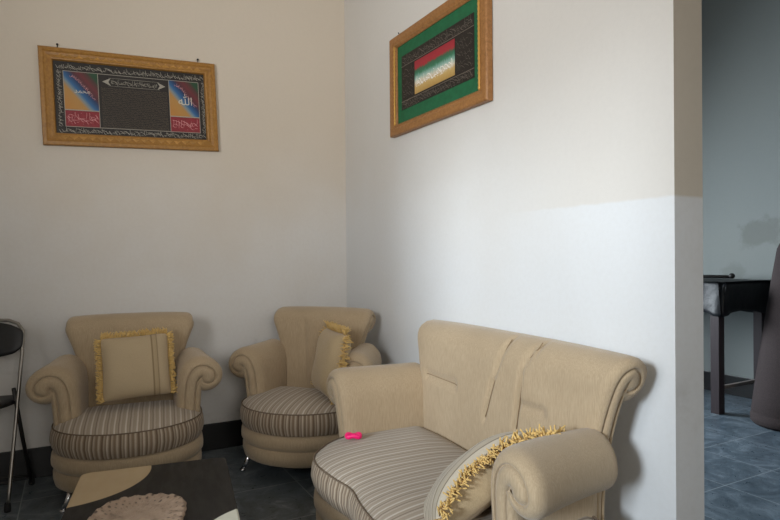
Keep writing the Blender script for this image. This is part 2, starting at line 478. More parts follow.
BACK_CL = [(0.205, 0.10, 0.040), (0.207, 0.30, 0.044), (0.210, 0.45, 0.047), (0.212, 0.60, 0.047), (0.214, 0.70, 0.047), (0.220, 0.750, 0.054),
           (0.234, 0.778, 0.063), (0.250, 0.780, 0.070), (0.261, 0.766, 0.073), (0.264, 0.752, 0.073)]

def make_back(root, hw0, hw1, creases, hcreases, nsec, rim=0.03, puff=0.012, hwl=None, kz=(0.36, 0.46, 1.8)):
    st = stroke(BACK_CL, 40)
    secs = [(-1, s, e) for e, s in end_profile(1.0, 1, 0.035)][::-1]
    rings = []
    ends = end_profile(0.0, 1, 0.035)
    seclist = [(-1.0, -off, s) for off, s in ends][::-1]
    inner0 = -0.035
    seclist += [(None, -1+2*k/nsec, 1.0) for k in range(1, nsec)]
    seclist += [(1.0, off, s) for off, s in ends]
    for a, b, s in seclist:
        ring = []
        for p in stroke_ring(st, s):
            z = p[1]
            k = max(0, min(1, (z-kz[0])/kz[1])); k = k**kz[2]
            lo = hwl if (hwl and ((a or b) < 0)) else hw0
            hw = lo+(hw1-lo)*k
            if a is None: x = b*(hw-0.035)
            else: x = a*hw+b
            y = p[0]
            xn = x/hw
            z2 = z-0.010*abs(xn)**3*k
            if y < 0.25 and s == 1.0 and a is None:
                front = 1.0 if y < 0.222 else (0.25-y)/0.028
                y -= puff*(1-xn*xn)*front*math.sin(max(0, min(1, (z-0.3)/0.5))*PI)
                for (cp, depth, sig) in creases:
                    # cp: list of (x,z) polyline
                    for (x0, z0), (x1, z1) in zip(cp, cp[1:]):
                        za, zb = min(z0, z1), max(z0, z1)
                        if za-0.02 <= z <= zb+0.02:
                            f = (z-z0)/(z1-z0) if abs(z1-z0) > 1e-6 else 0
                            f = max(0, min(1, f))
                            xc = x0+(x1-x0)*f
                            fall = 1.0
                            if z < za: fall = 1-(za-z)/0.02
                            if z > zb: fall = 1-(z-zb)/0.02
                            y += depth*front*fall*math.exp(-((x-xc)/sig)**2)
                            break
                for (xa, xb, zc, depth, sig) in hcreases:
                    if xa < x < xb:
                        e = min(1, min(x-xa, xb-x)/0.03)
                        y += depth*e*math.exp(-((z-zc)/sig)**2)*front
            ring.append((x, y, z2))
        rings.append(ring)
    front_pts = [p for r_ in rings for p in r_ if p[1] < 0.223 and p[2] > 0.3]
    bm = sweep(rings, len(rings[0]))
    o = obj('backrest', bm, BEIGE, root, sub=1)
    lines = [[(x, z) for x, z in cp] for cp, d_, s_ in creases if d_ > 0.01]+[[(xa+0.02, zc), (xb-0.01, zc)] for xa, xb, zc, d_, s_ in hcreases]
    for ln in lines:
        pts = []
        for k in range(25):
            q = k/24*(len(ln)-1); i = min(int(q), len(ln)-2); f = q-i
            x = ln[i][0]+(ln[i+1][0]-ln[i][0])*f; z = ln[i][1]+(ln[i+1][1]-ln[i][1])*f
            if z > 0.83: continue
            near = sorted(front_pts, key=lambda p: (p[0]-x)**2+(p[2]-z)**2)[:4]
            pts.append((x, sum(p[1] for p in near)/4+0.0006, z))
        for _ in range(6):
            pts = [pts[0]]+[(b[0], (a[1]+2*b[1]+c[1])/4, b[2]) for a, b, c in zip(pts, pts[1:], pts[2:])]+[pts[-1]]
        bm = bmesh.new(); add_tube(bm, [(x, y-0.0012, z) for x, y, z in pts], 0.0017, 6); obj('seam', bm, CREASE, o)
    return o

def poly_scale(P, c, k):
    return [(c[0]+(x-c[0])*k, c[1]+(y-c[1])*k) for x, y in P]

def inset_poly(P, d):
    n = len(P); out = []
    for i in range(n):
        a, b, c = Vector(P[i-1]), Vector(P[i]), Vector(P[(i+1) % n])
        t = (c-a).normalized(); nn = Vector((t.y, -t.x))   # outward for CCW
        q = b-nn*d; out.append((q.x, q.y))
    return out

def smooth_closed(pts, n):
    m = len(pts); P = [Vector(p) for p in pts]; dense = []
    for i in range(m):
        a, b, c, d = P[i-1], P[i], P[(i+1) % m], P[(i+2) % m]
        for k in range(16):
            t = k/16
            dense.append(0.5*((2*b)+(c-a)*t+(2*a-5*b+4*c-d)*t*t+(3*b-a-3*c+d)*t**3))
    L = [0]; D = dense+[dense[0]]
    for i in range(1, len(D)): L.append(L[-1]+(D[i]-D[i-1]).length)
    out = []; j = 0
    for k in range(n):
        s = L[-1]*k/n
        while L[j+1] < s: j += 1
        f = (s-L[j])/max(1e-9, L[j+1]-L[j]); q = D[j].lerp(D[j+1], f); out.append((q.x, q.y))
    return out, L[-1]

def make_seat(root, outline, zb, zt, crown, cen, dip=None):
    """box cushion: striped top, striped boxing, piping cord along the upper seam"""
    n = 128
    P, per = smooth_closed(outline, n)
    bm = bmesh.new(); uvl = bm.loops.layers.uv.new('UVMap')
    h = zt-zb
    side = [(0.012, zb), (0.002, zb+0.02*h/0.11), (-0.006, zb+0.45*h), (-0.003, zb+0.75*h), (0.006, zt-0.002)]
    rows = []
    for d, z in side:
        Q = inset_poly(P, d); rows.append([bm.verts.new((x, y, z)) for x, y in Q])
    for r, (A, B) in enumerate(zip(rows, rows[1:])):
        for i in range(n):
            j = (i+1) % n
            f = bm.faces.new((A[i], A[j], B[j], B[i])); f.material_index = 1
            us = (i, i+1, i+1, i); vs = (r, r, r+1, r+1)
            for l, u, v in zip(f.loops, us, vs): l[uvl].uv = (u*per/n, v/4)
    prev = rows[-1]
    for k in range(1, 13):
        q = 1-k/12.0
        ring = []
        for i, (x, y) in enumerate(inset_poly(P, 0.006)):
            px, py = cen[0]+(x-cen[0])*q, cen[1]+(y-cen[1])*q
            z = zt+crown*(1-q**2.6)**0.75
            if dip: z += dip(px, py)*(1-q**4)
            ring.append((px, py, z))
        if q > 1e-6:
            cur = [bm.verts.new(p) for p in ring]
            for i in range(n):
                j = (i+1) % n
                f = bm.faces.new((prev[i], prev[j], cur[j], cur[i])); f.material_index = 0
                for l in f.loops: l[uvl].uv = (l.vert.co.x+5, l.vert.co.y)
            prev = cur
        else:
            cv = bm.verts.new((cen[0], cen[1], sum(p[2] for p in ring)/n))
            for i in range(n):
                f = bm.faces.new((prev[i], prev[(i+1) % n], cv)); f.material_index = 0
                for l in f.loops: l[uvl].uv = (l.vert.co.x+5, l.vert.co.y)
    s = obj('seat_cushion', bm, [STRIPE, BOXING], root)
    bm = bmesh.new()
    add_tube(bm, [(x, y, zt+0.001) for x, y in inset_poly(P, 0.006)], 0.0030, 6, closed=True)
    obj('piping', bm, PIPING, s)
    return s

def make_body(root, outline, z0, zmid, z1):
    n = 128; P, per = smooth_closed(outline, n)
    bm = bmesh.new()
    prof = [(0.06, z0+0.004), (0.022, z0), (0.012, z0+0.008), (0.004, (z0+zmid)/2), (0.005, zmid-0.012), (0.012, zmid-0.003), (0.014, zmid),
            (0.006, zmid+0.006), (-0.003, zmid+0.022), (-0.004, (zmid+z1)/2), (-0.001, z1-0.016), (0.010, z1-0.004), (0.03, z1)]
    rows = []
    for d, z in prof:
        rows.append([bm.verts.new((x, y, z)) for x, y in inset_poly(P, d)])
    for A, B in zip(rows, rows[1:]):
        for i in range(n): bm.faces.new((A[i], A[(i+1) % n], B[(i+1) % n], B[i]))
    bm.faces.new(rows[0][::-1]); bm.faces.new(rows[-1])
    return obj('base', bm, BEIGE, root)

def make_leg(root, x, y, dx, dy, h):
    bm = bmesh.new()
    add_tube(bm, [(x, y, h+0.012), (x+dx*0.5, y+dy*0.5, h*0.5), (x+dx, y+dy, 0.008)], [0.0135, 0.012, 0.010], 14)
    add_lathe(bm, [(0, 0), (0.014, 0), (0.015, 0.004), (0.013, 0.010), (0, 0.011)], 14, Matrix.Translation((x+dx, y+dy, 0)))
    obj('leg', bm, CHROME, root)

def dshape(hw, yb, yf, yc):
    pts = []
    for k in range(0, 13):
        a = PI+PI*k/12
        pts.append((hw*math.cos(a), yc+(yc-yf)*math.sin(a)))
    # back corners
    pts += [(hw*0.99, yc+0.5*(yb-yc)), (hw*0.93, yb-0.05), (hw*0.80, yb), (0, yb), (-hw*0.80, yb), (-hw*0.93, yb-0.05), (-hw*0.99, yc+0.5*(yb-yc))]
    return pts

def make_armchair(label, loc, rot):
    t = thing('armchair', label, 'armchair', loc, rot, 'beige armchairs in the corner')
    make_body(t, dshape(0.335, 0.25, -0.305, -0.02), 0.08, 0.160, 0.242)
    make_seat(t, dshape(0.338, 0.17, -0.315, -0.02), 0.242, 0.350, 0.055, (0, -0.02))
    for s in (-1, 1): make_arm(t, s, 0.250, 0.266, 0.20, -0.07)
    make_back(t, 0.236, 0.306, [([(-0.085, 0.75), (-0.07, 0.40)], 0.008, 0.016), ([(0.085, 0.75), (0.07, 0.40)], 0.008, 0.016)], [], 70, kz=(0.50, 0.27, 1.7))
    for x, y, dx, dy in ((-0.235, -0.17, -0.035, -0.02), (0.235, -0.17, 0.035, -0.02), (-0.22, 0.19, -0.02, 0.02), (0.22, 0.19, 0.02, 0.02)):
        make_leg(t, x, y, dx, dy, 0.085)
    return t

A_LOC, A_ROT = (-1.337, -0.385, 0), R(-7)
B_LOC, B_ROT = (-0.478, -0.50, 0), R(-48)
make_armchair('beige rolled-arm armchair under the wide black calligraphy picture', A_LOC, A_ROT)
make_armchair('beige rolled-arm armchair standing angled in the corner of the two walls', B_LOC, B_ROT)

S_LOC, S_ROT = (-0.375, -1.765, 0), R(-92.5)
def sofa_outline(yb, grow=0.0):
    half = [(0.0, -0.402), (0.12, -0.420), (0.26, -0.430), (0.36, -0.410), (0.44, -0.355), (0.52, -0.27), (0.565, -0.16), (0.58, -0.04), (0.58, 0.10)]
    left = [(-x, y) for x, y in half[1:]][::-1]
    pts = [(-0.52, yb), ] + left + half + [(0.52, yb), (0.0, yb)]
    return [(x, y) for x, y in pts]
t = thing('loveseat', 'beige two-seat sofa with rolled back along the white right wall', 'sofa', S_LOC, S_ROT)
make_body(t, [(x, y+0.008 if y < 0 else y) for x, y in sofa_outline(0.25)], 0.08, 0.160, 0.242)
def sdip(x, y): return 0.010*math.cos(x*PI/0.27)*-0.6
make_seat(t, sofa_outline(0.17), 0.242, 0.350, 0.042, (0, -0.12), sdip)
make_arm(t, -1, 0.555, 0.565, 0.20, -0.20, rise=0.0)
make_arm(t, 1, 0.462, 0.535, 0.20, -0.175, rise=-0.022)
make_back(t, 0.490, 0.607,
          [([(0.11, 0.86), (0.045, 0.70), (-0.015, 0.52)], 0.017, 0.011), ([(0.29, 0.86), (0.19, 0.74), (0.165, 0.52)], 0.018, 0.011)],
          [(-0.50, -0.20, 0.600, 0.022, 0.012), (0.165, 0.33, 0.605, 0.022, 0.012)], 190, puff=0.018, hwl=0.545)
for x, y, dx, dy in ((-0.47, -0.20, -0.035, -0.02), (0.47, -0.20, 0.035, -0.02), (-0.46, 0.19, -0.02, 0.02), (0.46, 0.19, 0.02, 0.02)):
    make_leg(t, x, y, dx, dy, 0.085)

# ------------------------------------------------------------------ throw pillows
def make_pillow(label, M, size, thick, front, back, fringe=(1, 1, 1, 1), flen=0.030, seed=1, under=1.0, arch=0.0, size_y=None, fluff=1.0):
    r = random.Random(seed)
    N = 28; h = size/2; sy = (size_y or size)/size
    bm = bmesh.new(); uvl = bm.loops.layers.uv.new('UVMap')
    def P(u, v, side):
        x = u*h*(1-0.05*(1-v*v)*abs(u)); y = v*h*(1-0.05*(1-u*u)*abs(v))
        # rounded corners
        c = (abs(u)*abs(v))**6; x *= 1-0.05*c; y *= (1-0.05*c)*sy
        e = max(0, (1-u**4))*max(0, (1-v**4))
        z = thick/2*e**0.55+0.004*math.sin(u*5+seed)*math.sin(v*4+1)*e
        return Vector((x, y, (z if side > 0 else -z*under)+arch*(1-(u*0.98)**2)*(1.0 if side > 0 else 1-min(1.0, e**0.5*1.25))))
    g = {}
    for side in (1, -1):
        for i in range(N+1):
            for j in range(N+1):
                u, v = math.sin(PI/2*(-1+2*i/N)), math.sin(PI/2*(-1+2*j/N))
                edge = i in (0, N) or j in (0, N)
                if edge and side == -1: g[(i, j, -1)] = g[(i, j, 1)]; continue
                g[(i, j, side)] = bm.verts.new(P(u, v, side))
        for i in range(N):
            for j in range(N):
                q = [g[(i, j, side)], g[(i+1, j, side)], g[(i+1, j+1, side)], g[(i, j+1, side)]]
                f = bm.faces.new(q if side == 1 else q[::-1]); f.material_index = 0 if side == 1 else 1
                for l in f.loops: l[uvl].uv = (l.vert.co.x/size+0.5, l.vert.co.y/size+0.5)
    o = obj('throw_pillow', bm, [front, back], recalc=False)
    o.matrix_world = M
    tag(o, label, 'pillow')
    bm = bmesh.new()
    for e, (ax, sg) in enumerate(((1, -1), (0, 1), (1, 1), (0, -1))):
        if not fringe[e]: continue
        cnt = int(size/0.0021)
        for k in range(cnt):
            w = -1+2*(k+0.5)/cnt
            u, v = (w, sg) if ax == 1 else (sg, w)
            p = P(u, v, 1)
            d = Vector((0, sg, 0)) if ax == 1 else Vector((sg, 0, 0))
            tn = Vector((1, 0, 0)) if ax == 1 else Vector((0, 1, 0))
            L = flen*r.uniform(0.75, 1.15)
            q0 = p-d*0.004+Vector((0, 0, r.uniform(-.004, .004)))
            s1 = tn*r.uniform(-.007, .007)+Vector((0, 0, r.uniform(-.010, .010)*fluff))
            s2 = tn*r.uniform(-.014, .014)+Vector((0, 0, r.uniform(-.018, .018)*fluff))
            add_tube(bm, [q0, q0+d*L*0.55+s1, q0+d*L+s2], [0.0022, 0.0030, 0.0022], 4, caps=True)
    obj('fringe', bm, GOLD, o)
    return o

def frame_from(center, normal, xdir):
    n = Vector(normal).normalized(); x = Vector(xdir); x = (x-n*x.dot(n)).normalized(); y = n.cross(x)
    M = Matrix((x, y, n)).transposed().to_4x4(); M.translation = Vector(center); return M

make_pillow('beige square pillow with gold fringe and a brown stripe, leaning on the armchair back', frame_from((-1.310, -0.402, 0.595), (-0.05, -0.95, 0.30), (1, -0.02, 0.03)), 0.312, 0.13, PILLOW, PILLOW_PLAIN, (0, 1, 1, 1), 0.032, 1, fluff=1.3)
make_pillow('beige gold-fringed pillow propped sideways against an armrest of the corner armchair', frame_from((-0.370, -0.615, 0.560), (-0.98, 0.10, 0.18), (-0.10, -0.99, 0.0)), 0.35, 0.14, PILLOW_PLAIN, PILLOW_PLAIN, (1, 1, 1, 1), 0.040, 2, fluff=1.9)
make_pillow('brown-striped pillow with gold fringe lying against the near sofa armrest', frame_from((-0.510, -2.140, 0.435), (-0.28, 0.60, 0.74), (0.885, 0.0, 0.42)), 0.45, 0.10, PILLOW_STRIPE, PILLOW_PLAIN, (1, 1, 1, 1), 0.038, 3, 0.8, 0.066, 0.31, 1.3)

# ------------------------------------------------------------------ pink hair tie on the sofa
def hair_tie():
    bm = bmesh.new(); pts = []; rad = []
    n = 56
    for k in range(n):
        a = 2*PI*k/n
        x = 0.026*math.cos(a); y = 0.017*math.sin(a)*(0.75+0.25*abs(math.cos(a)))
        pts.append((x, y, 0.012+0.003*math.sin(3*a))); rad.append(0.0100+0.0022*math.sin(k*2.6))
    add_tube(bm, pts, rad, 10, closed=True)
    o = obj('hair_tie', bm, PINK, sub=1)
    o.location = (-0.575, -1.345, 0.381); o.rotation_euler = (0, 0, R(-28))
    tag(o, 'small bright pink hair tie lying on the striped sofa seat', 'hair tie')
hair_tie()

# ------------------------------------------------------------------ framed calligraphy pictures
def flat(bm, x0, x1, z0, z1, y, mi=0, uv=True):
    """thin printed sheet facing -y, a real plate 1 mm thick"""
    add_box(bm, x0, x1, y, y+0.001, z0, z1, mi=mi)

def plate(name, x0, x1, z0, z1, y, m, parent):
    bm = box(x0, x1, y, y+0.0015, z0, z1)
    uvl = bm.loops.layers.uv.new('UVMap')
    for f in bm.faces:
        for l in f.loops: l[uvl].uv = ((l.vert.co.x-x0)/(x1-x0), (l.vert.co.z-z0)/(z1-z0))
    return obj(name, bm, m, parent, smooth=False)

def outline_rect(bm, x0, x1, z0, z1, w, y):
    for a, b, c, d in ((x0, x1, z0, z0+w), (x0, x1, z1-w, z1), (x0, x0+w, z0, z1), (x1-w, x1, z0, z1)):
        add_box(bm, a, b, y, y+0.001, c, d)

def ribbon(bm, pts, w, y):
    prev = None
    for i, (x, z) in enumerate(pts):
        a = pts[max(0, i-1)]; b = pts[min(len(pts)-1, i+1)]
        d = Vector((b[0]-a[0], b[1]-a[1])); d = d.normalized() if d.length > 1e-9 else Vector((1, 0))
        ww = w*(0.35+0.65*math.sin(PI*(i+0.6)/(len(pts)+0.2)))
        # a broad-nib pen: wider on one diagonal
        nb = Vector((0.64, 0.77))*ww
        l, r_ = bm.verts.new((x-nb.x, y, z-nb.y)), bm.verts.new((x+nb.x, y, z+nb.y))
        if prev:
            try: bm.faces.new((prev[0], l, r_, prev[1]))
            except ValueError: pass
        prev = (l, r_)

def script_line(bm, x0, x1, zc, h, y, r, w, vertical=False):
    """flowing pen strokes of an unreadable cursive line"""
    x = x0
    def T(px, pz): return (zc+(pz-zc), px) if False else ((px, pz) if not vertical else (zc+(pz-zc)*1.0, px))
    while x < x1-h*0.3:
        kind = r.random(); L = h*r.uniform(0.6, 1.4); L = min(L, x1-x)
        pts = []
        if kind < 0.28:      # tall upright
            xx = x+h*0.15; pts = [(xx+h*0.10*math.sin(t*2), zc-h*0.35+h*0.9*t) for t in [k/5 for k in range(6)]]; L = h*0.4
        elif kind < 0.62:    # bowl
            pts = [(x+L*k/8, zc-h*0.38*math.sin(PI*k/8)+h*0.12*math.cos(k*1.3)) for k in range(9)]
        elif kind < 0.85:    # loop
            pts = [(x+L*0.4+L*0.3*math.cos(a), zc+h*0.22*math.sin(a)) for a in [2*PI*k/8 for k in range(8)]]; L *= 0.8
        else:                # long sweep with a dot
            pts = [(x+L*k/6, zc+h*0.25-h*0.5*(k/6)**2) for k in range(7)]
        if vertical: pts = [(zc+(b-zc), a) for a, b in pts]
        ribbon(bm, pts, w, y)
        if r.random() < 0.5:
            dx, dz = x+L*0.5, zc+h*r.choice((-0.48, 0.42))
            p = (dx, dz) if not vertical else (dz, dx)
            q = w*1.1
            vs = [bm.verts.new((p[0]+a*q, y, p[1]+b*q)) for a, b in ((-1, 0), (0, -1), (1, 0), (0, 1))]
            bm.faces.new(vs)
        x += L*0.82

def word(name, body, cx, cz, width, y, m, parent):
    cu = bpy.data.curves.new('word', 'FONT'); cu.body = body; cu.align_x = 'CENTER'; cu.size = 1
    o = bpy.data.objects.new('word', cu); COL.objects.link(o)
    bpy.context.view_layer.update()
    me = bpy.data.meshes.new_from_object(o.evaluated_get(bpy.context.evaluated_depsgraph_get()))
    bpy.data.objects.remove(o)
    xs = [v.co.x for v in me.vertices]; zs = [v.co.y for v in me.vertices]
    s = width/(max(xs)-min(xs)); mx, mz = (max(xs)+min(xs))/2, (max(zs)+min(zs))/2
    for v in me.vertices:
        a, b = (v.co.x-mx)*s, (v.co.y-mz)*s
        v.co = (cx+a, y, cz+b)
    me.name = name; me.materials.clear(); me.materials.append(m)
    w = bpy.data.objects.new(name, me); COL.objects.link(w); w.parent = parent
    return w

def frame_members(W, H, wx, wz, prof, m, parent, name='frame'):
    """mitred picture frame; prof: (t from outer 0..1, depth y toward the room negative)"""
    bm = bmesh.new(); rings = []
    for tt, d in prof:
        x, z = W/2-wx*tt, H/2-wz*tt
        rings.append([bm.verts.new(p) for p in ((-x, d, -z), (x, d, -z), (x, d, z), (-x, d, z))])
    for A, B in zip(rings, rings[1:]):
        for k in range(4): bm.faces.new((A[k], A[(k+1) % 4], B[(k+1) % 4], B[k]))
    return obj(name, bm, m, parent, smooth=False)

# --- wide picture on the back wall
PW, PH = 0.888, 0.508
pt = thing('framed_picture', 'wide golden-framed black calligraphy picture on the back wall', 'picture', (-1.276, -0.012, 1.986))
pt.rotation_euler = (0, R(-2.3), 0)
frame_members(PW, PH, 0.064, 0.066, [(0, 0.008), (0, -0.014), (0.06, -0.020), (0.30, -0.022), (0.42, -0.016), (0.62, -0.014), (0.82, -0.018), (0.94, -0.016), (1.0, -0.004), (1.0, 0.004)], GOLDWOOD, pt)
# carved zigzag along the long members
for sgn in (1, -1):
    bm = bmesh.new(); n = 17; span = PW-0.16
    for k in range(n):
        xa = -span/2+span*k/n; xb = xa+span/n
        z0, z1 = sgn*(PH/2-0.030), sgn*(PH/2-0.050)
        v = [bm.verts.new(p) for p in ((xa, -0.0165, z1), (xb, -0.0165, z1), ((xa+xb)/2, -0.0165, z0), ((xa+xb)/2, -0.0215, (2*z1+z0)/3))]
        bm.faces.new((v[0], v[1], v[3])); bm.faces.new((v[1], v[2], v[3])); bm.faces.new((v[2], v[0], v[3]))
    obj('carved_trim', bm, GOLDCARVE, pt, smooth=False)
pic = plate('print', -PW/2+0.062, PW/2-0.062, -PH/2+0.064, PH/2-0.064, -0.002, ARTBLACK, pt)
def X(u): return -PW/2+u*PW
def Z(v): return PH/2-v*PH
r = random.Random(11); bm = bmesh.new(); Y = -0.0032
script_line(bm, X(0.085), X(0.925), Z(0.178), 0.030, Y, r, 0.0016); script_line(bm, X(0.10), X(0.91), Z(0.188), 0.024, Y, r, 0.0014)
obj('border_lettering', bm, SILVER, pt, smooth=False); bm = bmesh.new()
script_line(bm, X(0.085), X(0.925), Z(0.838), 0.030, Y, r, 0.0016); script_line(bm, X(0.10), X(0.91), Z(0.832), 0.024, Y, r, 0.0014)
for u in (0.098, 0.916):
    obj('border_lettering', bm, SILVER, pt, smooth=False); bm = bmesh.new()
    script_line(bm, Z(0.80), Z(0.22), X(u), 0.022, Y, r, 0.0014, True); script_line(bm, Z(0.80), Z(0.22), X(u)+0.003, 0.020, Y, r, 0.0012, True)
obj('border_lettering', bm, SILVER, pt, smooth=False)
bm = bmesh.new()
outline_rect(bm, X(0.120), X(0.892), Z(0.80), Z(0.225), 0.0028, -0.0034)
outline_rect(bm, X(0.120), X(0.306), Z(0.80), Z(0.225), 0.0026, -0.0037)
outline_rect(bm, X(0.708), X(0.892), Z(0.80), Z(0.225), 0.0026, -0.0037)
add_box(bm, X(0.120), X(0.306), -0.0044, -0.0034, Z(0.63), Z(0.62)); add_box(bm, X(0.708), X(0.892), -0.0044, -0.0034, Z(0.63), Z(0.62))
obj('border_line', bm, SILVER, pt, smooth=False)
for xa, xb, wd in ((0.123, 0.303, '\uFEAA\uFEE4\uFEA4\uFEE3'), (0.711, 0.889, '\uFDF2')):
    plate('colour_panel', X(xa), X(xb), Z(0.62), Z(0.23), -0.0036, DIAG, pt)
    plate('red_panel', X(xa), X(xb), Z(0.795), Z(0.632), -0.0036, REDPANEL, pt)
    bm = bmesh.new()
    for q in range(3): script_line(bm, X(xa)+0.006, X(xb)-0.006, Z(0.71)+0.010-0.010*q, 0.042, -0.0040, r, 0.0013)
    obj('red_panel_lettering', bm, PINKINK, pt, smooth=False)
    cx = X((xa+xb)/2)
    try:
        word('word_in_script', wd, cx+0.004, Z(0.43), 0.074, -0.0040, WHITEINK, pt)
    except Exception:
        bm = bmesh.new(); script_line(bm, cx-0.03, cx+0.03, Z(0.43), 0.05, -0.0040, r, 0.003); obj('word_in_script', bm, WHITEINK, pt, smooth=False)
    bm = bmesh.new()      # small script following the red band
    for q in range(14):
        f = q/13; bx = X(xa)+(0.18+0.62*f)*(X(xb)-X(xa)); bz = Z(0.27)-(0.02+0.86*f**1.5)*0.13
        script_line(bm, bx, bx+0.018, bz, 0.016, -0.0040, r, 0.0009)
    obj('band_lettering', bm, PINKINK, pt, smooth=False)
bm = bmesh.new(); nl = 22
for k in range(nl):
    script_line(bm, X(0.320), X(0.698), Z(0.375)-(Z(0.375)-Z(0.785))*k/(nl-1), 0.0085, -0.0036, r, 0.0009)
obj('text_block', bm, FAINTINK, pt, smooth=False)
bm = bmesh.new()       # pointed cartouche
cz = Z(0.305); hx = 0.160; hz = 0.021
for sg in (-1, 1):
    c = X(0.508)
    a = [bm.verts.new(p) for p in ((c+sg*hx, -0.0036, cz), (c+sg*(hx-0.042), -0.0036, cz+hz), (c+sg*(hx-0.030), -0.0036, cz), (c+sg*(hx-0.042), -0.0036, cz-hz))]
    bm.faces.new((a[0], a[1], a[2])); bm.faces.new((a[0], a[2], a[3]))
c = X(0.508)
for s in (-1, 1):
    ribbon(bm, [(c-hx+0.03+k*(2*hx-0.06)/20, cz+s*hz) for k in range(21)], 0.0012, -0.0036)
script_line(bm, c-0.12, c+0.12, cz, 0.030, -0.0038, r, 0.0014); script_line(bm, c-0.12, c+0.12, cz, 0.022, -0.0038, r, 0.0012)
obj('cartouche', bm, SILVER, pt, smooth=False)
for x in (-0.355, 0.352):
    bm = bmesh.new()
    add_tube(bm, [(x, 0.006, PH/2-0.012), (x, 0.004, PH/2+0.012), (x, -0.002, PH/2+0.022)], 0.0028, 8)
    add_lathe(bm, [(0, 0), (0.006, 0.001), (0.006, 0.003), (0, 0.004)], 10, Matrix.Translation((x, -0.002, PH/2+0.018)) @ Matrix.Rotation(PI/2, 4, 'X'))
    obj('hanging_hook', bm, NAIL, pt)

# --- green matted picture on the right wall
QW, QH = 0.866, 0.535
qt = thing('framed_picture', 'brown-framed calligraphy picture with a green mat on the right wall', 'picture', (-0.014, -1.110, 2.049), R(-90))
frame_members(QW, QH, 0.066, 0.060, [(0, 0.010), (0, -0.016), (0.10, -0.022), (0.55, -0.022), (0.72, -0.018), (0.80, -0.019), (1.0, -0.008), (1.0, 0.004)], BROWNWOOD, qt)
for s in (-1, 1):
    bm = bmesh.new()
    pts = [(s*(QW/2-0.056), -0.0185, -QH/2+0.055+(QH-0.11)*k/40) for k in range(41)]
    add_tube(bm, pts, [0.0050+0.0018*(k % 2) for k in range(41)], 8)
    obj('gilt_bead', bm, GILT, qt)
plate('mat_board', -QW/2+0.062, QW/2-0.062, -QH/2+0.056, QH/2-0.056, -0.003, GREENMAT, qt)
def X(u): return -QW/2+u*QW
def Z(v): return QH/2-v*QH
plate('print', X(0.127), X(0.874), Z(0.764), Z(0.228), -0.0046, ARTBLACK, qt)
plate('colour_panel', X(0.286), X(0.702), Z(0.667), Z(0.352), -0.0058, BAND, qt)
r = random.Random(23); bm = bmesh.new()
for vv in ((0.268, 0.285, 0.305), (0.705, 0.722, 0.735)):
    bm = bmesh.new()
    for v in vv: script_line(bm, X(0.138), X(0.862), Z(v), 0.034, -0.0056, r, 0.0012)
    obj('border_lettering', bm, GREYINK, qt, smooth=False)
for (a, b) in ((0.14, 0.275), (0.715, 0.865)):
    bm = bmesh.new()
    for k in range(5): script_line(bm, X(a), X(b), Z(0.39+0.06*k), 0.034, -0.0056, r, 0.0010)
    obj('side_lettering', bm, GREYINK, qt, smooth=False)
bm = bmesh.new()
for (a, b, c, d, w) in ((0.127, 0.874, 0.335, 0.335, 0.0015), (0.127, 0.874, 0.685, 0.685, 0.0015)):
    add_box(bm, X(a), X(b), -0.0056, -0.0048, Z(c)-w, Z(c)+w)
obj('border_line', bm, GREYINK, qt, smooth=False)
bm = bmesh.new()
script_line(bm, X(0.30), X(0.69), Z(0.555), 0.050, -0.0066, r, 0.0030); script_line(bm, X(0.30), X(0.69), Z(0.565), 0.040, -0.0067, r, 0.0024)
obj('centre_lettering', bm, CENTREINK, qt, smooth=False)
for x in (-0.36, 0.36):
    bm = bmesh.new()
    add_tube(bm, [(x, 0.008, QH/2-0.012), (x, 0.004, QH/2+0.012), (x, -0.004, QH/2+0.022)], 0.0028, 8)
    obj('hanging_hook', bm, NAIL, qt)

# ------------------------------------------------------------------ coffee table
TH = 0.40
TC = Vector((-1.390, -1.757)); TR = R(-8.5); TW, TL = 0.470, 0.88
TOPSEG = [(-TW/2-0.05, TL/2-0.03, 0.27), (TW/2+0.10, -0.235, 0.2236)]
TABLETOP = mat_tabletop()
tt = thing('coffee_table', 'low black coffee table with beige rounded corner segments and chamfered top', 'coffee table', (TC.x, TC.y, 0), TR)
tt['label'] = 'low black coffee table with a beige rounded segment in front of armchair'
bm = bmesh.new(); ring0 = []
def rrect(w, l, r0, n=6):
    P = []
    for cx, cy, a0 in ((w-r0, l-r0, 0), (-(w-r0), l-r0, 90), (-(w-r0), -(l-r0), 180), (w-r0, -(l-r0), 270)):
        for k in range(n+1):
            a = R(a0+90*k/n); P.append((cx+r0*math.cos(a), cy+r0*math.sin(a)))
    return P
rows = []
for d, z in ((0.004, TH-0.026), (0.0, TH-0.022), (0.0, TH-0.005), (0.0015, TH-0.0015), (0.005, TH)):
    rows.append([bm.verts.new((x, y, z)) for x, y in rrect(TW/2-d, TL/2-d, 0.028)])
for A, B in zip(rows, rows[1:]):
    n = len(A)
    for i in range(n): bm.faces.new((A[i], A[(i+1) % n], B[(i+1) % n], B[i]))
bm.faces.new(rows[0][::-1]); bm.faces.new(rows[-1])
obj('table_top', bm, TABLETOP, tt, smooth=False)
bm = bmesh.new()
for a, b, c, d in ((-TW/2+.04, TW/2-.04, TL/2-.06, TL/2-.04), (-TW/2+.04, TW/2-.04, -TL/2+.04, -TL/2+.06), (-TW/2+.04, -TW/2+.06, -TL/2+.04, TL/2-.04), (TW/2-.06, TW/2-.04, -TL/2+.04, TL/2-.04)):
    add_box(bm, a, b, c, d, TH-0.075, TH-0.026)
obj('apron', bm, BLACKPAINT, tt, smooth=False)
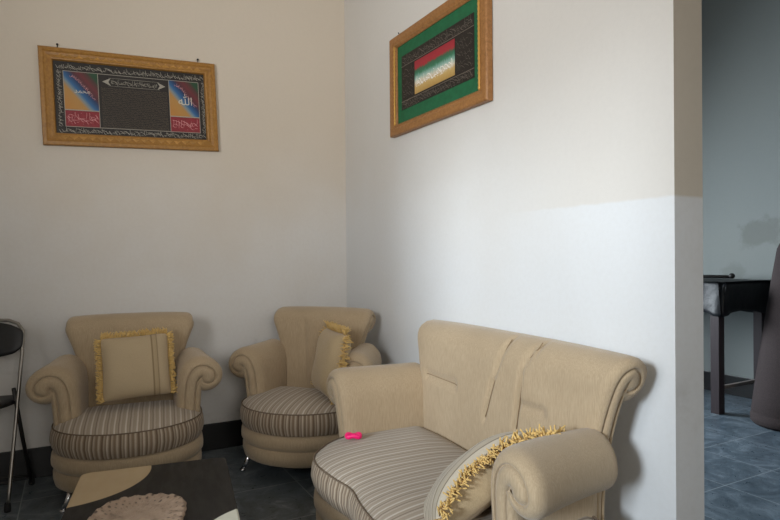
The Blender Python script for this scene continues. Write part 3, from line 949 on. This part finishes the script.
for sx in (-1, 1):
    for sy in (-1, 1):
        bm = bmesh.new(); x, y = sx*(TW/2-0.055), sy*(TL/2-0.055)
        add_box(bm, x-0.02, x+0.02, y-0.02, y+0.02, 0, TH-0.026, 0.004)
        obj('leg', bm, BLACKPAINT, tt, smooth=False)

# crocheted doily on the table
bm = bmesh.new(); uvl = bm.loops.layers.uv.new('UVMap'); n = 140; K = 22; rows = []
for k in range(K+1):
    q = k/K; row = []
    for i in range(n):
        a = 2*PI*i/n; e = 4.0 if False else 2.9
        ca, sa = math.cos(a), math.sin(a)
        rad = (abs(ca)**e+abs(sa)**e)**(-1/e)
        sc = 1+0.009*math.sin(26*a+math.sin(5*a))*max(0, q-0.75)*4
        x, y = 0.130*rad*ca*q*sc, 0.178*rad*sa*q*sc
        z = 0.003+0.0045*max(0, q-0.55)/0.45*(1+0.6*math.sin(22*a+6*q))+0.0012*math.sin(x*90)*math.sin(y*80)
        if k == K: z = 0.0012
        row.append((x, y, z))
    rows.append([bm.verts.new(p) for p in row] if k else [bm.verts.new((0, 0, 0.003))])
for k in range(K):
    A, B = rows[k], rows[k+1]
    for i in range(n):
        j = (i+1) % n
        f = bm.faces.new((A[0], B[i], B[j])) if k == 0 else bm.faces.new((A[i], B[i], B[j], A[j]))
        us = ((i+.5)/n, i/n, (i+1)/n) if k == 0 else (i/n, i/n, (i+1)/n, (i+1)/n)
        vs = (0, 1/K, 1/K) if k == 0 else (k/K, (k+1)/K, (k+1)/K, k/K)
        for l, u, v in zip(f.loops, us, vs): l[uvl].uv = (u, v)
bot = [bm.verts.new((v.co.x*0.985, v.co.y*0.985, 0.0)) for v in rows[-1]]
for i in range(n): bm.faces.new((rows[-1][i], bot[i], bot[(i+1) % n], rows[-1][(i+1) % n]))
bm.faces.new(bot[::-1])
o = obj('doily', bm, DOILY); o.location = (-1.432, -1.772, TH+0.0005); o.rotation_euler = (0, 0, TR+R(-8))
tag(o, 'cream crocheted doily with a lacy rim lying on the black coffee table', 'doily')

# ------------------------------------------------------------------ folding chair at the left edge
fc = thing('folding_chair', 'black padded folding chair with steel frame at the left edge', 'folding chair', (-2.000, -0.177, 0), R(-13))
HWc = 0.205
bm = bmesh.new()
top = Vector((0, 0.06, 0.830)); foot = Vector((0, -0.20, 0.0))
def fr(t, x): p = top.lerp(foot, t); return (x, p.y, p.z)
pts = [fr(1-0.012, -HWc)] + [fr(1-k/10, -HWc) for k in range(1, 9)] + [fr(0.06, -HWc+0.004), fr(0.02, -HWc+0.03), fr(0.0, -HWc+0.07), fr(-0.006, 0), fr(0.0, HWc-0.07), fr(0.02, HWc-0.03), fr(0.06, HWc-0.004)] + [fr(k/10, HWc) for k in range(2, 10)] + [fr(1-0.012, HWc)]
add_tube(bm, pts, 0.0082, 12); obj('front_frame', bm, DULLSTEEL, fc)
for s in (-1, 1):
    bm = bmesh.new()
    add_tube(bm, [(s*(HWc-0.016), -0.055, 0.52), (s*(HWc-0.010), 0.04, 0.26), (s*HWc, 0.13, 0.012)], 0.009, 10); obj('rear_leg', bm, BLACKPAINT, fc)
    for p in ((s*HWc, -0.198, 0.0), (s*HWc, 0.132, 0.0)):
        bm = bmesh.new(); add_lathe(bm, [(0, 0), (0.0125, 0), (0.0135, 0.01), (0.0125, 0.035), (0.0098, 0.04)], 14, Matrix.Translation(p)); obj('foot_cap', bm, RUBBER, fc)
bm = bmesh.new(); add_tube(bm, [(-HWc, 0.115, 0.05), (HWc, 0.115, 0.05)], 0.007, 8); obj('crossbar', bm, BLACKPAINT, fc); bm = bmesh.new(); add_tube(bm, [fr(0.86, -HWc), fr(0.86, HWc)], 0.007, 8); obj('crossbar', bm, BLACKPAINT, fc)
def pad(name, fn, thick, nx=16, ny=10):
    bm = bmesh.new(); V = {}
    for s in (0, 1):
        for i in range(nx+1):
            for j in range(ny+1):
                u, v = -1+2*i/nx, -1+2*j/ny
                e = 0 if (i in (0, nx) or j in (0, ny)) else 1
                c = max(0, abs(u)+abs(v)-1.45)*0.35
                V[i, j, s] = bm.verts.new(fn(u*(1-c), v*(1-c), (thick if s else 0)*(0.45 if not e else 1)*(1-0.15*u*u)))
        for i in range(nx):
            for j in range(ny):
                q = [V[i, j, s], V[i+1, j, s], V[i+1, j+1, s], V[i, j+1, s]]; bm.faces.new(q if s else q[::-1])
    for i in range(nx):
        for j in (0, ny): bm.faces.new((V[i, j, 0], V[i+1, j, 0], V[i+1, j, 1], V[i, j, 1]))
    for j in range(ny):
        for i in (0, nx): bm.faces.new((V[i, j, 0], V[i, j+1, 0], V[i, j+1, 1], V[i, j, 1]))
    obj(name, bm, BLACKVINYL, fc, sub=1)
bt = (top-foot).normalized(); bn = Vector((0, -bt.z, bt.y))
def backfn(u, v, th):
    w = (HWc+0.003)*(1 if v < 0.2 else 1-0.22*((v-0.2)/0.8)**2.2)
    c = foot+bt*(0.775+0.088*v)+Vector((0, 0.012*(1-u*u), 0))
    return c+Vector((u*w, 0, 0))+bn*(th+0.004)
pad('back_pad', backfn, 0.020)
def seatfn(u, v, th):
    return Vector((u*(HWc-0.012-0.02*max(0, v)), -0.055+0.185*v*-1+0.0, 0.455-0.018*v*-1*0.6+th-0.01-0.008*(1-u*u)))
pad('seat_pad', seatfn, 0.034)

# ------------------------------------------------------------------ room beyond: table, cloth, rod, roll
kt = thing('side_table', 'tall dark wooden table against the wall of the room beyond', 'table', (2.69, -0.62, 0))
TTZ = 0.925; x0, x1, y0, y1 = -0.31, 0.30, -0.40, 0.62
obj('table_top', box(x0, x1, y0, y1, TTZ-0.03, TTZ, 0.004), DARKLEG, kt, smooth=False)
obj('apron', box(x0+0.03, x1-0.03, y0+0.03, y1-0.03, TTZ-0.12, TTZ-0.03), DARKLEG, kt, smooth=False)
for xx, yy in ((x0+0.045, y0+0.045), (x1-0.045, y0+0.045), (x0+0.045, y1-0.045), (x1-0.045, y1-0.045)):
    obj('leg', box(xx-0.032, xx+0.032, yy-0.032, yy+0.032, 0, TTZ-0.03, 0.003), DARKLEG, kt, smooth=False)
bm = bmesh.new(); add_box(bm, x0+0.07, x1-0.07, y0+0.035, y0+0.055, 0.165, 0.19)
obj('stretcher', bm, simple('worn_stretcher_wood', (120, 112, 108), 0.5), kt, smooth=False)
# oilcloth over the table, with drooping sides
bm = bmesh.new(); nn = 120; rows = []
cx, cy = (x0+x1)/2, (y0+y1)/2
base = rrect((x1-x0)/2+0.004, (y1-y0)/2+0.004, 0.02, 5)
P, per = smooth_closed(base, nn)
drop = lambda a: 0.185+0.05*math.sin(a*1.0+2.4)+0.015*math.sin(a*5)
levels = [(0.0, 0.0), (0.01, 0.0), (0.0, -0.004), (-0.004, -0.015)]
def ringc(ins, z): return [(cx+x, cy+y, z) for x, y in inset_poly(P, ins)]
rows.append([bm.verts.new(p) for p in ringc(0.02, TTZ+0.004)])
rows.append([bm.verts.new(p) for p in ringc(0.004, TTZ+0.004)])
rows.append([bm.verts.new(p) for p in ringc(-0.002, TTZ+0.001)])
for k in range(1, 9):
    row = []
    for i, (x, y) in enumerate(P):
        a = math.atan2(y, x); d = drop(a)*k/8
        corner = math.exp(-(((abs(x)-(x1-x0)/2)/0.06)**2+((abs(y)-(y1-y0)/2)/0.06)**2))
        out = 0.003+0.012*(k/8)*(0.5+0.5*math.sin(a*9+1))+0.035*corner*(k/8)
        nx_, ny_ = (x/abs(x) if abs(abs(x)-(x1-x0)/2-0.004) < 0.02 else 0), (y/abs(y) if abs(abs(y)-(y1-y0)/2-0.004) < 0.02 else 0)
        xx = x+nx_*out
        if cx+xx > 0.335: xx = 0.335-cx
        row.append(bm.verts.new((cx+xx, cy+y+ny_*out, TTZ-d-0.02*corner*k/8)))
    rows.append(row)
for A, B in zip(rows, rows[1:]):
    for i in range(nn): bm.faces.new((A[i], A[(i+1) % nn], B[(i+1) % nn], B[i]))
bm.faces.new(rows[0])
o = obj('tablecloth', bm, PLASTIC); o.location = (2.69, -0.62, 0)
md = o.modifiers.new('solid', 'SOLIDIFY'); md.thickness = 0.0016; md.offset = 1
tag(o, 'black glossy oilcloth draped over the table in the room beyond', 'tablecloth')
bm = bmesh.new()
add_tube(bm, [(0, 0, 0), (0.42, 0.30, 0.0)], 0.013, 12)
add_lathe(bm, [(0, -0.022), (0.012, -0.019), (0.021, -0.008), (0.022, 0.004), (0.015, 0.017), (0, 0.022)], 16, Matrix.Translation((0, 0, 0.008)))
o = obj('stick', bm, BLACKPAINT); o.location = (2.885, -0.80, TTZ+0.024); o.rotation_euler = (0, 0, R(65))
tag(o, 'black stick with a round knob lying on the draped table', 'stick')
# dark brown roll of cloth leaning beside the table
bm = bmesh.new(); seg = 40
axis = Vector((0.20, 0.02, 1)).normalized()
prof = [(0.0, 0.0), (0.15, 0.0), (0.215, 0.004), (0.232, 0.02), (0.236, 0.05), (0.2335, 0.072), (0.230, 0.078), (0.2335, 0.086), (0.228, 0.2), (0.214, 0.45), (0.198, 0.7), (0.182, 0.95), (0.165, 1.16), (0.150, 1.2), (0.12, 1.205), (0.0, 1.2)]
rows = []
for rr_, h in prof:
    if rr_ == 0: rows.append([bm.verts.new((axis.x/axis.z*h, axis.y/axis.z*h, h))]); continue
    rows.append([bm.verts.new((axis.x/axis.z*h+rr_*math.cos(2*PI*k/seg)*(1+0.015*math.sin(6*PI*k/seg+h*3)), axis.y/axis.z*h+rr_*math.sin(2*PI*k/seg), h)) for k in range(seg)])
for A, B in zip(rows, rows[1:]):
    for k in range(seg):
        q = [A[k % len(A)], A[(k+1) % len(A)], B[(k+1) % len(B)], B[k % len(B)]]
        q = [v for i, v in enumerate(q) if v not in q[:i]]
        if len(q) > 2: bm.faces.new(q)
o = obj('cloth_roll', bm, ROLLFAB); o.location = (2.54, -1.40, 0)
tag(o, 'dark brown upright cloth roll standing in front of the draped table', 'roll')

# ------------------------------------------------------------------ daylight and fill
def area(name, loc, direction, sx, sy, energy, color, spread=180):
    l = bpy.data.lights.new(name, 'AREA'); l.shape = 'RECTANGLE'; l.size = sx; l.size_y = sy
    l.energy = energy; l.color = color; l.spread = R(spread)
    o = bpy.data.objects.new(name, l); COL.objects.link(o)
    o.location = loc; o.rotation_euler = Vector(direction).to_track_quat('-Z', 'Z').to_euler()
    return o
# bright open sky seen through the left window, an added front-wall fill, and the far-room window
area('sky_daylight', (-9.0, -6.0, 3.2), (9.0, 4.2, -2.2), 1.3, 1.5, 900, (0.84, 0.93, 1.0))
area('unseen_window_light', (XL-0.06, -2.8, 1.75), (1, 0.68, 0.34), 1.0, 1.0, 38, (0.97, 0.97, 0.96), 100)
area('unseen_window_light', ((W3[0]+W3[1])/2, YF-0.12, (W3[2]+W3[3])/2), (0.0, 1, 0.12), W3[1]-W3[0], W3[3]-W3[2], 39, (1.0, 0.95, 0.88), 150)  # fill lamp at the added front window, lifts the back wall
area('unseen_window_light', ((W2[0]+W2[1])/2, YB2+0.12, (W2[2]+W2[3])/2), (0.25, -1, -0.30), W2[1]-W2[0], W2[3]-W2[2], 95, (0.84, 0.93, 1.0), 120)
w = bpy.data.worlds.new('World'); scn.world = w; w.use_nodes = True
bg = w.node_tree.nodes['Background']
sky = w.node_tree.nodes.new('ShaderNodeTexSky'); sky.sky_type = 'HOSEK_WILKIE'; sky.turbidity = 6; sky.sun_direction = (0.2, 0.5, 0.84)
w.node_tree.links.new(sky.outputs[0], bg.inputs[0]); bg.inputs[1].default_value = 0.6

# ------------------------------------------------------------------ camera
f = 585.0; yaw = R(28.3); pitch = R(-0.25); roll = R(-0.45)
fw = Vector((math.sin(yaw)*math.cos(pitch), math.cos(yaw)*math.cos(pitch), math.sin(pitch)))
r0 = Vector((math.cos(yaw), -math.sin(yaw), 0)); u0 = r0.cross(fw)
right = r0*math.cos(roll)+u0*math.sin(roll); up = -r0*math.sin(roll)+u0*math.cos(roll)
cd = bpy.data.cameras.new('camera'); cam = bpy.data.objects.new('camera', cd); COL.objects.link(cam)
M = Matrix((right, up, -fw)).transposed().to_4x4(); M.translation = Vector((-1.57, -3.52, 1.12))
cam.matrix_world = M
cd.sensor_width = 36; cd.sensor_fit = 'HORIZONTAL'; cd.lens = f/780*36; cd.clip_start = 0.02
scn.camera = cam

scn.cycles.max_bounces = 10; scn.cycles.diffuse_bounces = 6
scn.cycles.use_denoising = True
vs = scn.view_settings
vs.view_transform = 'Standard'; vs.look = 'None'; vs.gamma = 1; vs.use_curve_mapping = False
vs.exposure = 0.0
